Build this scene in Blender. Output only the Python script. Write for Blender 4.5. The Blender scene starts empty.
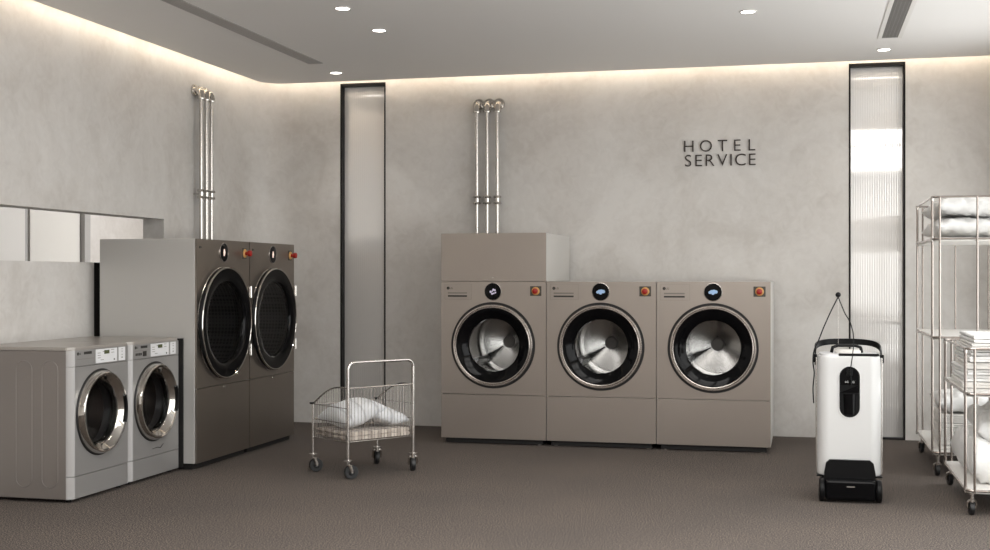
import bpy, bmesh, math, random
from mathutils import Vector, Matrix, noise
random.seed(7)
PI = math.pi
SC = bpy.context.scene
COL = SC.collection

# ------------------------------------------------------------------ materials
def mat(name, color=(.5, .5, .5), rough=.5, metal=0.0, **kw):
    m = bpy.data.materials.new(name); m.use_nodes = True
    b = m.node_tree.nodes['Principled BSDF']
    b.inputs['Base Color'].default_value = (*color, 1)
    b.inputs['Roughness'].default_value = rough
    b.inputs['Metallic'].default_value = metal
    for k, v in kw.items():
        b.inputs[k.replace('_', ' ')].default_value = v
    return m
def N(m, t, **kw):
    n = m.node_tree.nodes.new(t)
    for k, v in kw.items(): setattr(n, k, v)
    return n
def L(m, a, b): m.node_tree.links.new(a, b)
def bsdf(m): return m.node_tree.nodes['Principled BSDF']
def ramp(m, stops):
    r = N(m, 'ShaderNodeValToRGB'); e = r.color_ramp.elements
    while len(e) < len(stops): e.new(.5)
    for x, (p, c) in zip(e, stops): x.position = p; x.color = (*c, 1)
    return r
def coords(m, scale=(1, 1, 1), obj=True):
    t = N(m, 'ShaderNodeTexCoord'); mp = N(m, 'ShaderNodeMapping'); mp.inputs['Scale'].default_value = scale
    L(m, t.outputs['Object' if obj else 'Generated'], mp.inputs[0]); return mp.outputs[0]
def noise_mat(name, c1, c2, scale, rough=.6, metal=0, detail=6, bump=0, p=(.35, .65), bscale=None, stretch=(1, 1, 1), **kw):
    m = mat(name, c1, rough, metal, **kw); v = coords(m, stretch)
    n = N(m, 'ShaderNodeTexNoise'); n.inputs['Scale'].default_value = scale; n.inputs['Detail'].default_value = detail
    L(m, v, n.inputs['Vector']); r = ramp(m, [(p[0], c1), (p[1], c2)])
    L(m, n.outputs['Fac'], r.inputs[0]); L(m, r.outputs[0], bsdf(m).inputs['Base Color'])
    if bump:
        n2 = n
        if bscale:
            n2 = N(m, 'ShaderNodeTexNoise'); n2.inputs['Scale'].default_value = bscale; n2.inputs['Detail'].default_value = 4; L(m, v, n2.inputs['Vector'])
        b = N(m, 'ShaderNodeBump'); b.inputs['Strength'].default_value = bump; b.inputs['Distance'].default_value = .01
        L(m, n2.outputs['Fac'], b.inputs['Height']); L(m, b.outputs[0], bsdf(m).inputs['Normal'])
    return m

M = {}
# mottled polished plaster
m = M['plaster'] = mat('plaster', (.5, .47, .44), .55)
v = coords(m)
n1 = N(m, 'ShaderNodeTexNoise'); n1.inputs['Scale'].default_value = 1.7; n1.inputs['Detail'].default_value = 10; n1.inputs['Roughness'].default_value = .62; n1.inputs['Distortion'].default_value = .6
n2 = N(m, 'ShaderNodeTexNoise'); n2.inputs['Scale'].default_value = 14; n2.inputs['Detail'].default_value = 8; n2.inputs['Distortion'].default_value = 1.2
L(m, v, n1.inputs['Vector']); L(m, v, n2.inputs['Vector'])
mx = N(m, 'ShaderNodeMath', operation='MULTIPLY_ADD'); mx.inputs[1].default_value = .35; L(m, n2.outputs['Fac'], mx.inputs[0]); L(m, n1.outputs['Fac'], mx.inputs[2])
r = ramp(m, [(.5, (.585, .556, .525)), (.66, (.655, .63, .602)), (.82, (.71, .688, .663))])
L(m, mx.outputs[0], r.inputs[0]); L(m, r.outputs[0], bsdf(m).inputs['Base Color'])
bp = N(m, 'ShaderNodeBump'); bp.inputs['Strength'].default_value = .08; bp.inputs['Distance'].default_value = .01
L(m, n2.outputs['Fac'], bp.inputs['Height']); L(m, bp.outputs[0], bsdf(m).inputs['Normal'])
M['ceiling'] = mat('ceiling_paint', (.84, .82, .80), .8)
# loop-pile carpet
m = M['carpet'] = mat('carpet', (.12, .1, .09), .95)
v = coords(m)
n1 = N(m, 'ShaderNodeTexNoise'); n1.inputs['Scale'].default_value = 135; n1.inputs['Detail'].default_value = 3; n1.inputs['Roughness'].default_value = .8
n2 = N(m, 'ShaderNodeTexNoise'); n2.inputs['Scale'].default_value = 1.3; n2.inputs['Detail'].default_value = 3
vo = N(m, 'ShaderNodeTexVoronoi'); vo.inputs['Scale'].default_value = 110
for q in (n1, n2, vo): L(m, v, q.inputs['Vector'])
r = ramp(m, [(.43, (.018, .0145, .0125)), (.5, (.068, .055, .048)), (.57, (.225, .184, .158))])
L(m, n1.outputs['Fac'], r.inputs[0])
r2 = ramp(m, [(.3, (.88, .88, .88)), (.7, (1.06, 1.04, 1.02))]); L(m, n2.outputs['Fac'], r2.inputs[0])
mm = N(m, 'ShaderNodeMix', data_type='RGBA', blend_type='MULTIPLY'); mm.inputs[0].default_value = 1
L(m, r.outputs[0], mm.inputs[6]); L(m, r2.outputs[0], mm.inputs[7]); L(m, mm.outputs[2], bsdf(m).inputs['Base Color'])
bp = N(m, 'ShaderNodeBump'); bp.inputs['Strength'].default_value = .25; bp.inputs['Distance'].default_value = .004
L(m, vo.outputs['Distance'], bp.inputs['Height']); L(m, bp.outputs[0], bsdf(m).inputs['Normal'])

M['taupe'] = noise_mat('champagne_metal', (.40, .355, .318), (.415, .37, .332), 2, rough=.33, metal=.72, detail=2)
M['taupe_lit'] = mat('lit_side_metal', (.62, .605, .58), .4, .1)  # taupe machine sides, with window light put into a paler colour
M['dryer_front'] = noise_mat('bronze_metal', (.285, .25, .218), (.30, .263, .229), 2, rough=.28, metal=.85, detail=2)
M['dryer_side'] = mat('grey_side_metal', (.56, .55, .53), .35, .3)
M['silver'] = mat('silver_paint', (.37, .362, .355), .33, .5)
M['silver_light'] = mat('pale_strip_paint', (.47, .46, .455), .35, .2)
M['silver_shaded'] = mat('shaded_side_silver', (.24, .215, .20), .4, .3)  # side of the silver washers, with shade put into a darker colour
M['top'] = mat('warm_grey_top', (.40, .37, .34), .3, .3)
M['gap'] = mat('rubber_and_shade_black', (.008, .007, .007), .6)  # door seals and screws; also the shade blocks under and beside machines
M['black'] = mat('black_plastic', (.005, .005, .0055), .34, Specular_IOR_Level=.18)
M['black_gloss'] = mat('black_gloss_glass', (.003, .003, .0035), .08, Specular_IOR_Level=.14)
M['black_metal'] = mat('black_metal', (.006, .005, .005), .6, 0, Specular_IOR_Level=.2)
M['chrome'] = mat('chrome', (.62, .595, .56), .09, 1)
M['satin'] = mat('satin_steel', (.62, .59, .56), .25, 1)
M['ring'] = mat('satin_bezel', (.50, .46, .43), .22, .9)
m = M['drum'] = mat('spun_steel', (.60, .595, .585), .22, 1, Anisotropic=.75)
tg = N(m, 'ShaderNodeTangent', direction_type='RADIAL', axis='Y'); L(m, tg.outputs[0], bsdf(m).inputs['Tangent'])
M['tub'] = mat('dark_tub', (.05, .05, .05), .35, .6)
M['hub'] = mat('grey_hub', (.2, .19, .18), .5, .3)
M['rubber'] = mat('door_gasket_rubber', (.02, .02, .02), .5)
m = M['perf'] = mat('perforated_drum_steel', (.05, .05, .05), .35, .6)
v = coords(m); vo = N(m, 'ShaderNodeTexVoronoi'); vo.inputs['Scale'].default_value = 42; vo.inputs['Randomness'].default_value = .0
L(m, v, vo.inputs['Vector']); r = ramp(m, [(.35, (.01, .01, .01)), (.5, (.12, .12, .125))]); L(m, vo.outputs['Distance'], r.inputs[0]); L(m, r.outputs[0], bsdf(m).inputs['Base Color'])
# thin clear glass
def thin_glass(name, tint, rough=.03, ior=1.5):
    m = bpy.data.materials.new(name); m.use_nodes = True; nt = m.node_tree; nt.nodes.clear()
    o = nt.nodes.new('ShaderNodeOutputMaterial'); mix = nt.nodes.new('ShaderNodeMixShader'); f0 = ((ior - 1) / (ior + 1)) ** 2; lw = nt.nodes.new('ShaderNodeLayerWeight'); lw.inputs[0].default_value = .5
    pw = nt.nodes.new('ShaderNodeMath'); pw.operation = 'POWER'; pw.inputs[1].default_value = 5; nt.links.new(lw.outputs['Facing'], pw.inputs[0])
    f = nt.nodes.new('ShaderNodeMath'); f.operation = 'MULTIPLY_ADD'; f.inputs[1].default_value = 1 - f0; f.inputs[2].default_value = f0; nt.links.new(pw.outputs[0], f.inputs[0])
    t = nt.nodes.new('ShaderNodeBsdfTransparent'); t.inputs[0].default_value = (*tint, 1)
    g = nt.nodes.new('ShaderNodeBsdfGlossy'); g.inputs['Roughness'].default_value = rough
    nt.links.new(f.outputs[0], mix.inputs[0]); nt.links.new(t.outputs[0], mix.inputs[1]); nt.links.new(g.outputs[0], mix.inputs[2]); nt.links.new(mix.outputs[0], o.inputs[0])
    return m
M['glass'] = thin_glass('clear_door_glass', (.95, .95, .95), ior=1.25)
M['glass_dark'] = thin_glass('smoked_door_glass', (.45, .45, .46), ior=1.15)
M['pane'] = thin_glass('window_pane', (.95, .96, .96))
M['reeded'] = mat('reeded_mirror_glass', (.93, .915, .90), .04, .50)
M['white'] = mat('white_gloss_plastic', (.64, .64, .635), .22, 0)
M['white_enamel'] = mat('white_shelf_enamel', (.74, .72, .69), .35)
M['nickel'] = mat('brushed_nickel_tube', (.42, .375, .345), .2, .95)
M['pale_panel'] = mat('pale_display_panel', (.72, .72, .73), .4)
M['lcd'] = mat('lcd_window', (.09, .10, .05), .2)
M['ink'] = mat('dark_print', (.02, .018, .016), .5)
M['ink_grey'] = mat('grey_print', (.22, .2, .18), .5)
M['white_print'] = mat('white_print', (.75, .75, .75), .5)
M['bronze'] = mat('dark_bronze_letter', (.035, .024, .018), .4, .3)
M['red'] = mat('red_button', (.36, .012, .008), .3)
M['yellow'] = mat('yellow_collar', (.66, .36, .12), .4)
M['plate'] = mat('switch_plate', (.06, .055, .045), .5)
M['white_panel'] = mat('white_cupboard', (.74, .72, .68), .5)
M['grey_post'] = mat('grey_post', (.42, .41, .40), .5)
M['rub'] = mat('caster_rubber', (.015, .015, .016), .45)
M['grille'] = mat('grille_metal', (.42, .40, .385), .5)
M['grille_dark'] = mat('grille_dark', (.20, .19, .18), .5)
M['duct'] = mat('duct_black', (.03, .03, .03), .8)
M['duct_grey'] = mat('duct_grey', (.34, .32, .305), .8)
M['trim_white'] = mat('fitting_white', (.75, .73, .7), .4)
def emis(name, c, s):
    m = mat(name, c, .5); b = bsdf(m); b.inputs['Emission Color'].default_value = (*c, 1); b.inputs['Emission Strength'].default_value = s; return m
M['led'] = emis('warm_led_strip', (1, .87, .70), 13)
M['lamp'] = emis('downlight_lens', (1, .95, .88), 12)
M['panel_glow'] = emis('added_panel_glow', (1, .98, .955), 4.6)
M['glow_violet'] = emis('violet_display_glow', (.42, .38, .48), .5)
M['glow_blue'] = emis('blue_display_glow', (.26, .38, .56), .35)
M['glow_warm'] = emis('pink_white_display_glow', (.75, .58, .5), .8)
def linen(name, c, s=9, b=.5):
    c2 = tuple(min(1, x * 1.04) for x in c)
    return noise_mat(name, c, c2, 5, rough=.85, bump=b, bscale=s, detail=4, Sheen_Weight=.15)
M['linen'] = linen('white_linen', (.76, .755, .745), 12, .8)
M['linen_warm'] = linen('off_white_linen', (.70, .68, .65), 16, .5)
M['duvet'] = linen('duvet_cotton', (.76, .75, .735), 10, .9)
m = M['stripe'] = linen('grey_striped_cotton', (.55, .56, .58), 14, .5)
v = coords(m); w = N(m, 'ShaderNodeTexWave'); w.inputs['Scale'].default_value = 3.2; w.inputs['Distortion'].default_value = 1.2; L(m, v, w.inputs['Vector'])
r = ramp(m, [(.0, (.46, .47, .49)), (.1, (.66, .67, .69)), (.9, (.70, .71, .73))]); L(m, w.outputs['Fac'], r.inputs[0]); L(m, r.outputs[0], bsdf(m).inputs['Base Color'])
m = M['plaid'] = linen('plaid_blanket', (.4, .34, .28), 30, .4)
v = coords(m)
outs = []
for ax in ('X', 'Y'):
    w = N(m, 'ShaderNodeTexWave', bands_direction=ax); w.inputs['Scale'].default_value = 4.6; w.inputs['Distortion'].default_value = 1.5; L(m, v, w.inputs['Vector'])
    r = ramp(m, [(.35, (.22, .17, .14)), (.6, (.62, .55, .48))]); L(m, w.outputs['Fac'], r.inputs[0]); outs.append(r)
mm = N(m, 'ShaderNodeMix', data_type='RGBA'); mm.inputs[0].default_value = .5
L(m, outs[0].outputs[0], mm.inputs[6]); L(m, outs[1].outputs[0], mm.inputs[7]); L(m, mm.outputs[2], bsdf(m).inputs['Base Color'])

# ------------------------------------------------------------------ mesh helpers
def box(bm, x0, x1, y0, y1, z0, z1, bev=0, seg=2):
    v = [bm.verts.new((x, y, z)) for x in (x0, x1) for y in (y0, y1) for z in (z0, z1)]
    f = [bm.faces.new([v[i] for i in q]) for q in ((0, 1, 3, 2), (4, 6, 7, 5), (0, 4, 5, 1), (2, 3, 7, 6), (0, 2, 6, 4), (1, 5, 7, 3))]
    if bev:
        e = {x for q in f for x in q.edges}
        bmesh.ops.bevel(bm, geom=list(e), offset=bev, segments=seg, profile=.5, affect='EDGES')
def frame_of(d):
    d = d.normalized(); a = Vector((0, 0, 1)) if abs(d.z) < .9 else Vector((1, 0, 0))
    u = d.cross(a).normalized(); return u, d.cross(u).normalized()
def tube(bm, pts, r, n=8, closed=False, caps=True):
    pts = [Vector(p) for p in pts]; rings = []; K = len(pts); u = None
    for i, p in enumerate(pts):
        a = pts[i - 1] if (i or closed) else None; b = pts[(i + 1) % K] if (i < K - 1 or closed) else None
        d = ((p - a).normalized() if a is not None else Vector()) + ((b - p).normalized() if b is not None else Vector())
        if d.length < 1e-6: d = b - p if b is not None else p - a
        d.normalize()
        if u is None: u, w = frame_of(d)
        else:
            u = (u - d * u.dot(d)).normalized(); w = d.cross(u)
        rr = r[i] if isinstance(r, (list, tuple)) else r
        rings.append([bm.verts.new(p + (u * math.cos(t) + w * math.sin(t)) * rr) for t in (2 * PI * k / n for k in range(n))])
    for i in range(K if closed else K - 1):
        A, B = rings[i], rings[(i + 1) % K]
        for k in range(n): bm.faces.new((A[k], A[(k + 1) % n], B[(k + 1) % n], B[k]))
    if caps and not closed: bm.faces.new(rings[0][::-1]); bm.faces.new(rings[-1])
def cyl(bm, a, b, r, n=16): tube(bm, [a, b], r, n)
def lathe(bm, prof, c, axis='Y', n=64, close=False):
    """prof: list of (radius, position along axis)"""
    rings = []
    for (r, t) in prof:
        ring = []
        for k in range(n if r > 1e-6 else 1):
            a = 2 * PI * k / n; x, y = r * math.cos(a), r * math.sin(a)
            p = {'Y': (x, t, y), 'Z': (x, y, t), 'X': (t, x, y)}[axis]
            ring.append(bm.verts.new((c[0] + p[0], c[1] + p[1], c[2] + p[2])))
        rings.append(ring)
    pr = list(zip(rings, rings[1:])) + ([(rings[-1], rings[0])] if close else [])
    for A, B in pr:
        if len(A) == 1 and len(B) == 1: continue
        for k in range(n):
            j = (k + 1) % n
            if len(A) == 1: bm.faces.new((A[0], B[j], B[k]))
            elif len(B) == 1: bm.faces.new((A[k], A[j], B[0]))
            else: bm.faces.new((A[k], A[j], B[j], B[k]))
def prism(bm, poly, z0, z1):
    a = [bm.verts.new((x, y, z0)) for x, y in poly]; b = [bm.verts.new((x, y, z1)) for x, y in poly]; n = len(poly)
    for i in range(n): bm.faces.new((a[i], a[(i + 1) % n], b[(i + 1) % n], b[i]))
    bm.faces.new(a[::-1]); bm.faces.new(b)
def hole_plate(bm, x0, x1, z0, z1, cx, cz, R, y, t=.012, n=72):
    """vertical plate in the XZ plane at y with a round hole and thickness t behind it"""
    ang = sorted({2 * PI * k / n for k in range(n)} | {math.atan2(z - cz, x - cx) % (2 * PI) for x in (x0, x1) for z in (z0, z1)})
    I, O, I2, O2 = [], [], [], []
    for a in ang:
        c, s = math.cos(a), math.sin(a)
        k = min(((x1 if c > 0 else x0) - cx) / c if abs(c) > 1e-9 else 1e9, ((z1 if s > 0 else z0) - cz) / s if abs(s) > 1e-9 else 1e9)
        I.append(bm.verts.new((cx + R * c, y, cz + R * s))); O.append(bm.verts.new((cx + k * c, y, cz + k * s)))
        I2.append(bm.verts.new((cx + R * c, y + t, cz + R * s))); O2.append(bm.verts.new((cx + k * c, y + t, cz + k * s)))
    m = len(ang)
    for i in range(m):
        j = (i + 1) % m
        bm.faces.new((I[i], I[j], O[j], O[i])); bm.faces.new((O[i], O[j], O2[j], O2[i])); bm.faces.new((I[j], I[i], I2[i], I2[j])); bm.faces.new((I2[i], O2[i], O2[j], I2[j]))
def rrect(x0, x1, y0, y1, r, n=6):
    out = []
    for cx, cy, a0 in ((x1 - r, y1 - r, 0), (x0 + r, y1 - r, PI / 2), (x0 + r, y0 + r, PI), (x1 - r, y0 + r, 3 * PI / 2)):
        for k in range(n + 1):
            a = a0 + PI / 2 * k / n; out.append((cx + r * math.cos(a), cy + r * math.sin(a)))
    return out
def obj(name, bm, m, parent=None, smooth=True, ang=35):
    me = bpy.data.meshes.new(name); bmesh.ops.recalc_face_normals(bm, faces=bm.faces[:]); bm.to_mesh(me); bm.free()
    if smooth:
        for p in me.polygons: p.use_smooth = True
        me.set_sharp_from_angle(angle=math.radians(ang))
    o = bpy.data.objects.new(name, me); COL.objects.link(o)
    if isinstance(m, str): m = M[m]
    me.materials.append(m)
    if smooth and ang < 60:
        o.modifiers.new('Weighted Normal', 'WEIGHTED_NORMAL').keep_sharp = True
    if parent: o.parent = parent
    return o
def B(): return bmesh.new()
def bx(name, m, parent, *a, **k):
    b = B(); box(b, *a, **k); return obj(name, b, m, parent)
def tag(o, label, cat, group=None):
    o['label'] = label; o['category'] = cat
    if group: o['group'] = group
    return o
def thing(name, label, cat, loc=(0, 0, 0), rz=0, group=None):
    o = bpy.data.objects.new(name, None); COL.objects.link(o); o.location = loc; o.rotation_euler = (0, 0, rz); o.empty_display_size = .1
    return tag(o, label, cat, group)
def struct(o): o['kind'] = 'structure'; return o
def dup(o, loc=None, rz=None, label=None, parent=None):
    c = o.copy(); COL.objects.link(c)
    if parent: c.parent = parent
    if loc is not None: c.location = loc
    if rz is not None: c.rotation_euler = (0, 0, rz)
    if label: c['label'] = label
    for ch in list(o.children): dup(ch, parent=c)
    return c
def text_bm(s, size, depth, loc, rot=(PI / 2, 0, 0), spacing=1, target_h=None, thin=0):
    cu = bpy.data.curves.new('t', 'FONT'); cu.body = s; cu.size = size; cu.extrude = depth; cu.offset = thin; cu.align_x = 'CENTER'; cu.align_y = 'CENTER'; cu.space_character = spacing
    cu.resolution_u = 6
    t = bpy.data.objects.new('t', cu); COL.objects.link(t); dg = bpy.context.evaluated_depsgraph_get(); dg.update()
    me = bpy.data.meshes.new_from_object(t.evaluated_get(dg)); b = B(); b.from_mesh(me)
    bpy.data.objects.remove(t); bpy.data.curves.remove(cu); bpy.data.meshes.remove(me)
    xs = [v.co.x for v in b.verts]; ys = [v.co.y for v in b.verts]
    c = Vector(((min(xs) + max(xs)) / 2, (min(ys) + max(ys)) / 2, 0))
    k = target_h / (max(ys) - min(ys)) if target_h else 1
    from mathutils import Euler
    R = Euler(rot).to_matrix()
    for v in b.verts:
        q = v.co - c; q = Vector((q.x * k, q.y * k, q.z)); v.co = R @ q + Vector(loc)
    return b

# ------------------------------------------------------------------ room shell
XL, XR, YB, YF, ZC, ZT = -4.3045, 1.54, 9.418, -.60, 2.7214, 3.0
T = .16
struct(bx('floor', 'carpet', None, -6.4, XR + .3, YF - .3, 11.0, -.08, 0))
# left wall with the long opening over the low wall
def wall(name, boxes, m='plaster'):
    b = B()
    for q in boxes: box(b, *q)
    return struct(obj(name, b, m, None, smooth=False))
RC = .30
def arc_wall(b, cx, cy, r, a0, a1, n=10):
    inner = [(cx + r * math.cos(a0 + (a1 - a0) * k / n), cy + r * math.sin(a0 + (a1 - a0) * k / n)) for k in range(n + 1)]
    outer = [(cx + (r + T) * math.cos(a0 + (a1 - a0) * k / n), cy + (r + T) * math.sin(a0 + (a1 - a0) * k / n)) for k in range(n + 1)]
    prism(b, inner + outer[::-1], 0, ZT)
wall('wall_left', [(XL - T, XL, YF, 4.0, 0, ZT), (XL - T, XL, 4.0, 7.86, 1.5755, ZT), (XL - T, XL, 7.86, YB - RC, 0, ZT), (XL - T, XL, 4.0, 6.98, 0, 1.264)])
struct(bx('gap_shade_strip', 'black_metal', None, XL - T, XL, 6.98, 7.07, 0, 1.264))  # black strip standing in for the shaded gap past the low wall
W1 = (-3.597, -3.216); W2 = (.328, .719); ZW = 2.722
b = B()
for x0, x1 in ((XL + RC, W1[0]), (W1[1], W2[0]), (W2[1], XR - RC)): box(b, x0, x1, YB, YB + T, 0, ZT)
for w in (W1, W2): box(b, w[0], w[1], YB, YB + T, ZW, ZT)
arc_wall(b, XL + RC, YB - RC, RC, PI, PI / 2); arc_wall(b, XR - RC, YB - RC, RC, PI / 2, 0)
wb = struct(obj('wall_back', b, 'plaster', None, ang=30))
wall('wall_right', [(XR, XR + T, YF, .4, 0, ZT), (XR, XR + T, 8.66, YB - RC, 0, ZT), (XR, XR + T, .4, 8.66, 2.5, ZT), (XR, XR + T, .4, 8.66, 0, .12)])
wall('wall_front', [(XL - T, XR + T, YF - T, YF, 0, ZT)])
wall('ceiling_upper', [(XL - T, XR + T, YF - T, YB + T, ZT, ZT + .1)], 'ceiling').name = 'ceiling'
# dropped ceiling with rounded corners and a light cove round its edge
EX0, EX1, EY = -4.1845, 1.42, 9.298
RE = .18
def edge_path(o=0, z=0):
    x0, x1, y, r = EX0 - o, EX1 + o, EY + o, RE + o
    p = [(x0, YF + .12)]
    for k in range(13): a = PI - PI / 2 * k / 12; p.append((x0 + r + r * math.cos(a), y - r + r * math.sin(a)))
    for k in range(13): a = PI / 2 - PI / 2 * k / 12; p.append((x1 - r + r * math.cos(a), y - r + r * math.sin(a)))
    p.append((x1, YF + .12)); return p
b = B(); prism(b, edge_path(), ZC, ZC + .07); struct(obj('ceiling', b, 'ceiling', None, ang=30))
b = B(); P_ = edge_path(.004)
lo = [b.verts.new((x, y, ZC + .034)) for x, y in P_]; hi = [b.verts.new((x, y, ZC + .056)) for x, y in P_]
for i in range(len(P_) - 1): b.faces.new((lo[i], lo[i + 1], hi[i + 1], hi[i]))
led = tag(obj('led_strip', b, 'led'), 'warm white light strip glowing in the cove round the ceiling edge', 'light strip')

# right side windows (out of frame): real openings to the sky
for i, (y0, y1) in enumerate(((.4, 2.46), (2.47, 4.53), (4.54, 6.6), (6.61, 8.66))):
    b = B()
    for q in ((y0, y1, .12, .16), (y0, y1, 2.46, 2.5), (y0, y0 + .04, .12, 2.5), (y1 - .04, y1, .12, 2.5)):
        box(b, XR + .05, XR + .11, *q)
    w = struct(obj('window_%d' % (i + 3), b, 'black_metal'))
    obj('pane', (lambda bb: (box(bb, XR + .078, XR + .082, y0 + .04, y1 - .04, .16, 2.46), bb)[1])(B()), 'pane', w)

# reeded glass slots in the back wall
for i, w in enumerate((W1, W2)):
    D = .066; t = .011
    b = B()
    box(b, w[0], w[0] + t, YB - .004, YB + D + .03, 0, ZW); box(b, w[1] - t, w[1], YB - .004, YB + D + .03, 0, ZW)
    box(b, w[0] + t, w[1] - t, YB - .004, YB + D + .03, 0, .012); box(b, w[0] + t, w[1] - t, YB - .004, YB + D + .03, ZW - .022, ZW)
    fr = struct(obj('window_%d' % (i + 1), b, 'black_metal', smooth=False))
    b = B(); n = 22; x0, x1 = w[0] + t, w[1] - t; prev = None
    for k in range(n * 6 + 1):
        u = k / (n * 6); y = YB + D - .0010 * abs(math.sin(PI * n * u)) ** .9
        a = b.verts.new((x0 + (x1 - x0) * u, y, .012)); c = b.verts.new((x0 + (x1 - x0) * u, y, ZW - .022))
        if prev: b.faces.new((prev[0], a, c, prev[1]))
        prev = (a, c)
    obj('reeded_glass', b, 'reeded', fr, ang=60)

# the brighter room seen over the low wall
wall('wall_left_far', [(-6.15, -6.0, 2.6, 10.9, 0, 2.6)])
wall('wall_rear_far', [(-6.15, XL - T, 10.7, 10.86, 0, 2.6)])
wall('wall_near_far', [(-6.15, XL - T, 2.6, 2.75, 0, 2.6)])
wall('ceiling_far', [(-6.15, XL - T, 2.6, 10.86, 2.6, 2.7)], 'ceiling')
cb = tag(bx('tall_cupboard', 'white_panel', None, -5.999, -5.97, 8.76, 9.465, 0, 2.2), 'warm white flat cupboard panel seen through the wall opening', 'cupboard')
cb2 = tag(bx('tall_cupboard', 'white_enamel', None, -5.999, -5.975, 7.95, 8.70, 0, 2.2), 'pale plain cupboard panel at the edge of the view behind the wall opening', 'cupboard')
struct(bx('trim_2', 'grey_post', None, -5.999, -5.93, 9.475, 9.56, 0, 2.6))
struct(bx('trim_3', 'grey_post', None, -5.999, -5.985, 8.705, 8.755, 0, 2.2))

# ceiling fittings
DL = [(-2.571, 6.764, 'round recessed downlight farthest from the back wall over the dryers side'),
      (-2.577, 7.42, 'round recessed downlight in the middle of the three beside the long narrow air grille'),
      (-3.428, 8.881, 'round recessed downlight above the narrow ribbed panel nearest the dryers'),
      (-.308, 7.413, 'round recessed downlight alone in the ceiling over the front of the washers'),
      (.539, 8.869, 'round recessed downlight between the framed air grille and the ribbed panel beside the carts')]
base = None
for x, y, lab in DL:
    if base is None:
        base = thing('downlight', lab, 'ceiling light', (x, y, ZC), group='recessed ceiling downlights')
        b = B(); lathe(b, [(.040, -.001), (.040, -.005), (.049, -.004), (.050, 0)], (0, 0, 0), 'Z', 32); obj('bezel', b, 'trim_white', base)
        b = B(); lathe(b, [(0, -.003), (.040, -.003)], (0, 0, 0), 'Z', 32); obj('lens', b, 'lamp', base)
    else: dup(base, (x, y, ZC), label=lab)
    ld = bpy.data.lights.new('downlight_beam', 'SPOT'); ld.energy = 12; ld.color = (1, .93, .84); ld.spot_size = 1.9; ld.spot_blend = .9; ld.shadow_soft_size = .04
    lo_ = bpy.data.objects.new('downlight_beam', ld); COL.objects.link(lo_); lo_.location = (x, y, ZC - .02)
for i in range(3):  # unseen panels added to brighten the room and the ribbed glass reflection
    for j in range(3):
        x, y = -2.15 + 1.15 * i, .35 + 1.75 * j
        t = thing('added_light_panel', 'added unseen luminous panel in the near part of the ceiling', 'ceiling light', (x, y, ZC), group='added luminous panels in the near part of the ceiling')
        b = B()
        for q in ((0, 1.0, 0, .02), (0, 1.0, 1.48, 1.5), (0, .02, .02, 1.48), (.98, 1.0, .02, 1.48)): box(b, *q, -.006, 0)
        obj('frame', b, 'trim_white', t); bx('diffuser', 'panel_glow', t, .02, .98, .02, 1.48, -.004, -.0005)
def grille(name, x0, x1, y0, y1, lab, fw):
    t = thing(name, lab, 'air grille', ((x0 + x1) / 2, y0, ZC)); hx = (x1 - x0) / 2; Ly = y1 - y0
    b = B()
    for q in ((-hx, -hx + fw, 0, Ly), (hx - fw, hx, 0, Ly), (-hx + fw, hx - fw, 0, fw), (-hx + fw, hx - fw, Ly - fw, Ly)): box(b, *q, -.004, 0)
    obj('frame', b, 'trim_white' if fw > .02 else 'grille', t)
    bx('backing', 'duct' if fw > .02 else 'duct_grey', t, -hx + fw, hx - fw, fw, Ly - fw, -.0012, -.0002)
    b = B(); y = fw + .004
    while y < Ly - fw - .006: box(b, -hx + fw, hx - fw, y, y + .007, -.0035, -.0015); y += .014
    k = 1
    while -hx + fw + k * .022 < hx - fw: box(b, -hx + fw + k * .022 - .002, -hx + fw + k * .022 + .002, fw, Ly - fw, -.0034, -.0015); k += 1
    obj('slats', b, 'grille_dark' if fw > .02 else 'grille', t, smooth=False)
grille('air_grille', -3.478, -3.366, 4.2, 8.463, 'long narrow grey air grille in the ceiling over the dryers', .006)
grille('air_grille', .472, .623, 4.6, 8.46, 'slatted air grille with a pale frame in the ceiling by the linen carts', .026)

# wall lettering
sg = thing('wall_sign', 'dark raised HOTEL SERVICE lettering mounted on the back wall', 'sign', (-.6, YB, 2.1))
for s, xs, zz, h in (('HOTEL', [-.831, -.705, -.583, -.474, -.368], 2.151, .083), ('SERVICE', [-.836, -.758, -.674, -.584, -.520, -.452, -.365], 2.0435, .085)):
    for ch, x in zip(s, xs):
        hh = h * (1.03 if ch in 'OSC' else 1)
        obj('letter', text_bm(ch, .11, .004, (x + .606, -.007, zz - 2.1), target_h=hh, thin=-.001), 'bronze', sg, smooth=False)

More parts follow.
